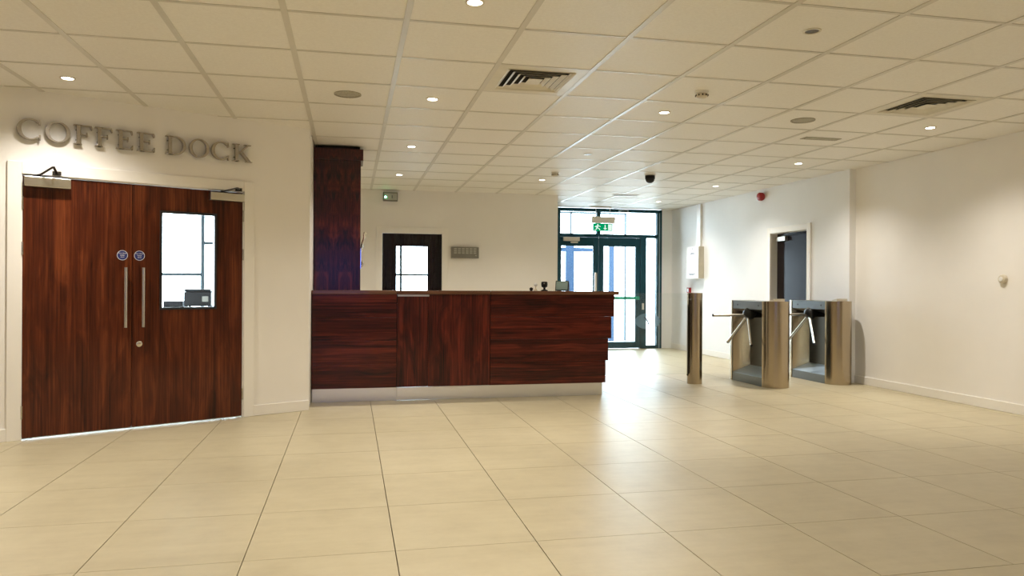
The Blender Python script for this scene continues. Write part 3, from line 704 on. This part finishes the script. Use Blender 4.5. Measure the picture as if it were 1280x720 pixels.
# ------------------------------------------------------------------ far wall: door_4 and fittings
d4 = thing('door_4', (XF, (FD0 + FD1) / 2, 0), 0, 'dark door with cream frame in the white wall beyond the turnstiles', 'door', kind='structure')
hw = (FD1 - FD0) / 2; AW = .075
m = MB()
m.box(-.018, -.001, -hw - AW, -hw + .008, 0, FDT + AW); m.box(-.018, -.001, hw - .008, hw + AW, 0, FDT + AW); m.box(-.018, -.001, -hw + .008, hw - .008, FDT - .008, FDT + AW)
m.box(0, .2, -hw, -hw + .012, 0, FDT); m.box(0, .2, hw - .012, hw, 0, FDT); m.box(0, .2, -hw, hw, FDT - .012, FDT); m.build('door_frame', 'trim_paint', d4, .003)
lf4 = MB().box(.10, .145, -hw + .014, hw - .014, .01, FDT - .014).build('door_leaf', 'dark_veneer', d4)
c = MB().box(.045, .10, hw - .30, hw - .05, FDT - .125, FDT - .06).build('door_closer', 'closer_silver', lf4, .004)
m = MB(); m.add(*bar((.07, hw - .2, FDT - .05), (.015, hw - .42, FDT - .035), .018, .007)); m.add(*bar((.015, hw - .42, FDT - .035), (.03, hw - .62, FDT - .03), .018, .007)); m.cyl((.07, hw - .2, FDT - .06), (.07, hw - .2, FDT - .04), .012, n=10); m.build('closer_arm', 'dark_metal', lf4)
m = MB(); m.cyl((.10, -hw + .09, 1.0), (.05, -hw + .09, 1.0), .009, n=10); m.cyl((.05, -hw + .09, 1.0), (.05, -hw + .2, 1.0), .009, n=10); m.build('lever_handle', 'handle_steel', lf4, smooth=40)
# sounder
p0, p1 = onX(946.5, 246, XF - .04), onX(956, 246, XF - .04)
so = thing('fire_sounder', (XF, (p0.y + p1.y) / 2, onX(951, 251, XF - .04).z), 0, 'red fire alarm sounder high on the white wall', 'alarm')
sr = .062
MB().lathe((-.001, 0, sr), (-1, 0, 0), [(sr * .8, 0), (sr * .8, .02), (sr, .022), (sr, .07), (sr * .8, .085), (.02, .09)], 24).build('body', 'red_plastic', so, smooth=35)
MB().lathe((-.09, 0, sr), (-1, 0, 0), [(.022, 0), (.018, .006), (.003, .008)], 16).build('grille', 'red_plastic', so, smooth=35)
# fire panel with conduit
fy0, fy1 = onX(880, 330, XF).y, onX(858.5, 330, XF - .11).y
fz0, fz1 = onX(880, 348, XF).z, onX(880, 308, XF).z
fp = thing('control_box', (XF, fy0, fz0), 0, 'white wall control box under a vertical conduit with tiny printed marks', 'panel')
bw, bh = fy1 - fy0, fz1 - fz0
MB().box(-.10, -.001, 0, bw, 0, bh).build('housing', 'cream_plastic', fp, .003)
MB().box(-.112, -.1, 0, bw, 0, bh).build('cover', 'white_plastic', fp, .003)
m = MB()
for k, (y0, y1, z) in enumerate(((.35, .62, .80), (.30, .70, .77), (.45, .55, .93), (.25, .8, .13), (.35, .75, .10), (.15, .22, .55), (.2, .26, .36))): m.box(-.1135, -.112, bw * y0, bw * y1, bh * z, bh * (z + .02))
m.build('printed_marks', 'ink', fp)['kind'] = 'stuff'
cy0 = onX(877.5, 300, XF).y; cy1 = onX(873, 300, XF).y
cn = MB().box(-.035, -.001, 0, max(.06, cy1 - cy0), 0, H - fz1 - .014).build('conduit', 'white_plastic', None, .003); cn.location = (XF, cy0, fz1 + .008)
tag(cn, 'white vertical cable conduit rising from the control box to the ceiling', 'conduit')
p = onX(861.3, 362.8, XF - .02)
cp = thing('call_point', (XF, p.y, p.z - .05), 0, 'small red fire call point low beside the control box', 'alarm')
MB().box(-.045, -.001, -.05, .05, 0, .10).build('housing', 'red_plastic', cp, .004); MB().box(-.048, -.045, -.03, .03, .02, .08).build('glass', 'print_white', cp)
# thermostat on the bare wall
p = onX(1255, 349, XN)
th = thing('wall_thermostat', (XN, p.y, p.z - .045), 0, 'small round cream thermostat knob alone on the long bare wall', 'thermostat')
MB().lathe((-.001, 0, .045), (-1, 0, 0), [(.045, 0), (.045, .012), (.040, .030), (.034, .034)], 24).build('dial', 'cream_plastic', th, smooth=35)
MB().lathe((-.034, 0, .045), (-1, 0, 0), [(.022, 0), (.020, .008), (.002, .009)], 20).build('cap', 'white_plastic', th, smooth=35)

# ------------------------------------------------------------------ barrier: post and glass
pc = ((onY(861.5, 420, 8.567).x + onY(880, 420, 8.567).x) / 2, 8.62)
po = thing('barrier_post', (pc[0], pc[1], 0), 0, 'slim round bronze steel post at the end of the glass barrier', 'post')
MB().cyl((0, 0, 0), (0, 0, 1.045), .092, n=40).build('tube', 'steel_bronze', po, smooth=35)
MB().cyl((0, 0, 1.048), (0, 0, 1.125), .092, n=40).build('cap', 'steel_bronze', po, smooth=35)
m = MB(); m.box(-.0995, -.088, -.012, .012, .1, .98); m.build('glass_channel', 'dark_metal', po)
bx0, bx1 = 2.86, pc[0] - .101
bp = thing('glass_barrier', ((bx0 + bx1) / 2, pc[1], .0), 0, 'clear glass barrier panel between counter end and bronze post', 'barrier'); bw = (bx1 - bx0) / 2
MB().box(-bw, bw, -.006, .006, .12, 1.12).build('pane', 'barrier_glass', bp)
for zz in (.25, .95): MB().box(-bw, -bw + .05, -.014, .014, zz - .03, zz + .03).build('clamp', 'steel_brushed', bp, .003)
l0, l1 = onY(793.5, 400, pc[1]), onY(825, 400, pc[1]); lz0, lz1 = onY(809, 411.5, pc[1]).z, onY(809, 391.5, pc[1]).z
lcx = (l0.x + l1.x) / 2 - bp.location.x; lcz = (lz0 + lz1) / 2
MB().prism(ell(lcx, lcz, (l1.x - l0.x) / 2, (lz1 - lz0) / 2, 32), (0, -.0065, 0), (1, 0, 0), (0, 0, 1), (0, -.001, 0)).build('frosted_emblem', 'frosted_print', bp)
m = MB()
def ln(x0, z0, x1, z1, w_):
    d = Vector((x1 - x0, z1 - z0)).normalized(); n = Vector((-d.y, d.x)) * w_ / 2
    m.prism([(x0 - n.x, z0 - n.y), (x1 - n.x, z1 - n.y), (x1 + n.x, z1 + n.y), (x0 + n.x, z0 + n.y)], (lcx, -.0078, lcz), (1, 0, 0), (0, 0, 1), (0, -.0008, 0))
ln(-.04, .05, .0, .0, .014); ln(.06, .045, -.005, .0, .007); ln(0, .005, .012, -.045, .012)
m.build('emblem_mark', 'ink', bp)

# ------------------------------------------------------------------ turnstiles
def turnstile(label):
    o = thing('turnstile', (0, 0, 0), 0, label, 'turnstile', 'tripod turnstiles')
    r, LN, ZH = .165, .74, 1.03        # origin: centre of the near column, body runs away in +y
    def stad(y0, y1, n=20):
        return None
    near = [(r * math.cos(a), r * math.sin(a)) for a in [PI + PI * k / 24 for k in range(25)]]
    MB().prism(near + [(r, .012), (-r, .012)], (0, 0, 0), (1, 0, 0), (0, 1, 0), (0, 0, ZH)).build('near_column', 'steel_bronze', o, smooth=30)
    far = [(r * math.cos(PI * k / 24), LN + r * math.sin(PI * k / 24)) for k in range(25)]
    MB().prism(far + [(-r, LN - .012), (r, LN - .012)], (0, 0, 0), (1, 0, 0), (0, 1, 0), (0, 0, ZH)).build('far_column', 'steel_bronze', o, smooth=30)
    y0, y1 = .013, LN - .013; mid = .37
    MB().box(-r + .004, r, y0, y1, .925, ZH - .002).build('top_housing', 'steel_grey', o, .003)
    MB().box(-r + .006, r - .002, y0, y1, 0, .105).build('base', 'steel_grey', o, .003)
    xo, xv, yv = -r + .012, .05, .655   # hollow: outer edge, back plane, far corner of the back plane
    zo, zi, to, ti = .106, .20, .924, .862
    tri = lambda P, e: MB().add(P + [tuple(Vector(p) + Vector(e)) for p in P], [tuple(range(len(P)))[::-1], tuple(range(len(P), 2 * len(P)))] + [(q, (q + 1) % len(P), len(P) + (q + 1) % len(P), len(P) + q) for q in range(len(P))])
    tri([(xo, y1, zo), (xo, y0, zo), (xv, y0, zi), (xv, yv, zi)], (0, 0, -.004)).build('tray', 'tray_sky_tint', o)
    tri([(xo, y1, to), (xo, y0, to), (xv, y0, ti), (xv, yv, ti)], (0, 0, .004)).build('recess_soffit', 'steel_grey', o)
    tri([(xo, y1, zo), (xv, yv, zi), (xv, yv, ti), (xo, y1, to)], (0, .004, 0)).build('recess_panel', 'steel_bronze', o)  # warm floor reflection is put into this panel's bronze colour
    tri([(xv, y0, zi), (xv, yv, zi), (xv, yv, ti), (xv, y0, ti)], (.004, 0, 0)).build('recess_panel', 'steel_grey', o)
    MB().box(r * .64, r, y0, y1, .112, .924).build('side_panel', 'steel_grey', o)
    # tripod
    hub = Vector((-r + .035, mid, .865)); ax = Vector((-1, 0, -1)).normalized()
    MB().box(-r + .04, .05, mid - .055, mid + .055, .82, .915).build('hub_mount', 'hub_black', o, .01)
    hb = MB().lathe(hub - ax * .05, ax, [(.075, 0), (.078, .03), (.078, .07), (.06, .10), (.03, .115)], 24).build('hub', 'hub_black', o, smooth=40)
    hc = hub + ax * .02
    for d in ((-1, 0, 0), (-.25, .612, -.75), (-.25, -.612, -.75)):
        d = Vector(d).normalized()
        am = MB().cyl(hc + d * .05, hc + d * .47, .0165, n=16); am.build('arm', 'handle_steel', o, smooth=40)
        MB().cyl(hc + d * .472, hc + d * .482, .0165, n=16).build('arm_cap', 'black_plastic', o)
    MB().prism([(-.04, ZH), (.05, ZH), (.05, ZH + .014), (-.04, ZH + .032)], (-.075, -.05, 0), (0, 1, 0), (0, 0, 1), (.15, 0, 0)).build('card_reader', 'closer_silver', o, .002)
    for yy in (.10, .60): MB().cyl((-r + .004, yy, .975), (-r + .001, yy, .975), .010, n=10).build('bolt', 'dark_metal', o)
    return o
def copy_tree(o, parent=None):
    c = o.copy(); COL.objects.link(c); c.parent = parent
    for ch in list(o.children): copy_tree(ch, c)
    return c
ts1 = turnstile('bronze steel tripod turnstile standing free beside the slim post')
ts1.location = (5.0, 8.155, 0)
ts2 = copy_tree(ts1); ts2.location = (5.945, 8.29, 0); ts2['label'] = 'bronze steel tripod turnstile standing against the wall'

# ------------------------------------------------------------------ ceiling fittings
def cell(i, j): return CX0 + (i + .5) * CWX, CY0 + (j + .5) * CWY
ZC = H + .005
def downlight(i, j, label, lit=True):
    x, y = cell(i, j)
    o = thing('downlight', (x, y, ZC), 0, label, 'light', 'lit ceiling downlights' if lit else 'unlit ceiling downlights')
    n = 28; oo = ell(0, 0, .052, .052, n); ii = ell(0, 0, .040, .040, n); oo.append(oo[0]); ii.append(ii[0])
    MB().ring(oo, ii, (0, 0, 0), (1, 0, 0), (0, 1, 0), (0, 0, -.006)).build('trim_ring', 'vent_paint', o)
    MB().lathe((0, 0, -.001), (0, 0, -1), [(.040, 0), (.038, .002), (.02, .003)], 20).build('lamp_face', 'lamp_glow' if lit else 'lamp_off', o)
    if lit:
        for nm, wt, ang, bl in (('lamp_beam', LAMP_BEAM, 66, .8), ('lamp_spill', LAMP_SPILL, 134, 1.0)):
            ld = bpy.data.lights.new(nm, 'SPOT'); ld.energy = wt; ld.color = LAMP_COL; ld.spot_size = math.radians(ang); ld.spot_blend = bl; ld.shadow_soft_size = .035
            lo = bpy.data.objects.new(nm, ld); COL.objects.link(lo); lo.parent = o; lo.location = (0, 0, -.02)
    return o
for i, j, lb in ((-4, 2, 'glowing ceiling downlight above the coffee dock letters'),
                 (0, -1, 'glowing ceiling downlight farthest from the counter, short of the round speaker'),
                 (0, 2, 'glowing ceiling downlight between round speaker and louvred square vent'),
                 (0, 5, 'glowing ceiling downlight directly above the counter gate'),
                 (0, 8, 'glowing ceiling downlight close to the green glowing emergency box'),
                 (3, 2, 'glowing ceiling downlight beside a smoke detector, past the louvred vent'),
                 (3, 8, 'glowing ceiling downlight near the free end of the back wall'),
                 (7, 2, 'glowing ceiling downlight past the square vent beside the bare wall'),
                 (7, 5, 'glowing ceiling downlight above the turnstiles'),
                 (7, 8, 'glowing ceiling downlight near the red fire sounder'),
                 (7, 11, 'glowing ceiling downlight close to the entrance glazing'),
                 (-4, -1, 'glowing ceiling downlight short of the coffee dock wall'),
                 (-4, -4, 'added unseen downlight over the lobby near the side wall'), (0, -4, 'added unseen downlight overhead in the lobby'),  # from here on: unseen downlights added to light the foreground
                 (7, -4, 'added unseen downlight overhead near the long bare wall'),
                 (-4, -8, 'added unseen downlight by the rear window side wall'), (0, -8, 'added unseen downlight by the rear window'),
                 (4, -8, 'added unseen downlight by the rear wall')):
    downlight(i, j, lb)
downlight(3, -1, 'unlit ceiling downlight short of the smoke detector', False)
downlight(3, 5, 'unlit ceiling downlight between smoke detector and back wall', False)
def speaker(i, j, label):
    x, y = cell(i, j); o = thing('ceiling_speaker', (x, y, ZC), 0, label, 'speaker', 'round ceiling speakers')
    n = 32; oo = ell(0, 0, .105, .105, n); ii = ell(0, 0, .092, .092, n); oo.append(oo[0]); ii.append(ii[0])
    MB().ring(oo, ii, (0, 0, 0), (1, 0, 0), (0, 1, 0), (0, 0, -.007)).build('rim', 'speaker_mesh', o)
    MB().lathe((0, 0, 0), (0, 0, -1), [(.092, 0), (.088, .004), (.05, .006), (.001, .0065)], 28).build('grille', 'speaker_mesh', o, smooth=40)
speaker(-1, 2, 'flat round tan ceiling speaker nearest the coffee dock wall')
speaker(5, 2, 'flat round tan ceiling speaker beside the rectangular blank plate')
def smoke(i, j, label, du=0, dv=0):
    x, y = cell(i, j); o = thing('smoke_detector', (x + du, y + dv, ZC), 0, label, 'detector', 'ceiling smoke detectors')
    MB().lathe((0, 0, 0), (0, 0, -1), [(.052, 0), (.052, .012), (.046, .018)], 24).build('base', 'white_plastic', o, smooth=40)
    MB().lathe((0, 0, -.018), (0, 0, -1), [(.040, 0), (.046, .006), (.044, .022), (.030, .032), (.002, .034)], 24).build('head', 'cream_plastic', o, smooth=40)
    m = MB()
    for k in range(10):
        a = 2 * PI * k / 10; m.box(.0455 * math.cos(a) - .004, .0455 * math.cos(a) + .004, .0455 * math.sin(a) - .004, .0455 * math.sin(a) + .004, -.038, -.026)
    m.build('vent_slots', 'dark_metal', o)
smoke(3, 1, 'white smoke detector on the ceiling beside the louvred vents')
smoke(3, 7, 'small white smoke detector on the ceiling near the back wall end')
x, y = cell(6, 3)
bp2 = thing('blank_plate', (x, y, ZC), 0, 'flat tan rectangular access plate in the ceiling', 'plate')
MB().box(-.2, .2, -.055, .055, -.006, 0).build('plate', 'speaker_mesh', bp2, .003)
for s_ in (-1, 1): MB().cyl((s_ * .18, 0, -.006), (s_ * .18, 0, -.008), .006, n=10).build('screw', 'dark_metal', bp2)
p = onZ(812.5, 219, H)
dc = thing('dome_camera', (p.x, p.y, H), 0, 'black dome security camera hanging from the ceiling', 'camera')
MB().lathe((0, 0, -.001), (0, 0, -1), [(.064, 0), (.066, .02), (.066, .05)], 24).build('housing', 'black_plastic', dc, smooth=40)
MB().lathe((0, 0, -.05), (0, 0, -1), [(.060, 0), (.058, .02), (.045, .042), (.022, .055), (.001, .058)], 24).build('dome', 'hub_black', dc, smooth=60)
MB().cyl((0, 0, 0), (0, 0, -.006), .075, n=24).build('ceiling_ring', 'white_plastic', dc)
p = onZ(782, 244, H)
sl = thing('slot_diffuser', (p.x, p.y, H), 0, 'narrow grey slot diffuser in the ceiling near the entrance', 'vent')
MB().box(-.22, .22, -.05, .05, -.004, -.0005).build('frame', 'vent_paint', sl); MB().box(-.20, .20, -.022, .022, -.006, -.004).build('slot', 'painted_shade', sl)  # flat black strip painted as the shade of the slot opening
def vent(i, j, label):
    x, y = cell(i, j); o = thing('ceiling_vent', (x, y, H), 0, label, 'vent', 'louvred square ceiling vents')
    hx, hy = CWX / 2 - .016, CWY / 2 - .013
    def sq(a, b): return [(-a, -b), (a, -b), (a, b), (-a, b), (-a, -b)]
    MB().ring(sq(hx, hy), sq(hx - .085, hy - .085), (0, 0, .001), (1, 0, 0), (0, 1, 0), (0, 0, .008)).build('frame', 'vent_paint', o)
    MB().box(-hx, hx, -hy, hy, .0185, .0195).build('backing', 'painted_shade', o)  # black sheet painted as the shade of the duct above
    ax_, ay_ = hx - .072, hy - .072
    for k in range(4):
        a, b_ = ax_ - k * .048, ay_ - k * .048
        top, bot = .013, -.004
        oo, ii = sq(a, b_), sq(a - .027, b_ - .027)
        m = MB(); n = 4
        # inclined blade: high inside, low outside
        V = [(px_, py_, bot) for px_, py_ in oo[:4]] + [(px_, py_, top) for px_, py_ in ii[:4]] + [(px_ , py_, bot + .0015) for px_, py_ in oo[:4]] + [(px_, py_, top + .0015) for px_, py_ in ii[:4]]
        F = []
        for q in range(4):
            r_ = (q + 1) % 4; F += [(q, r_, 4 + r_, 4 + q), (8 + r_, 8 + q, 12 + q, 12 + r_), (4 + q, 4 + r_, 12 + r_, 12 + q), (r_, q, 8 + q, 8 + r_)]
        m.add(V, F); m.build('louvre_blade', 'vent_paint', o)
    a, b_ = ax_ - 4 * .048, ay_ - 4 * .048
    MB().box(-a, a, -b_, b_, -.004, -.001).build('centre_plate', 'vent_paint', o)
    return o
vent(1, 1, 'white louvred square ceiling vent above the counter approach')
vent(6, 1, 'white louvred square ceiling vent near the long bare wall')
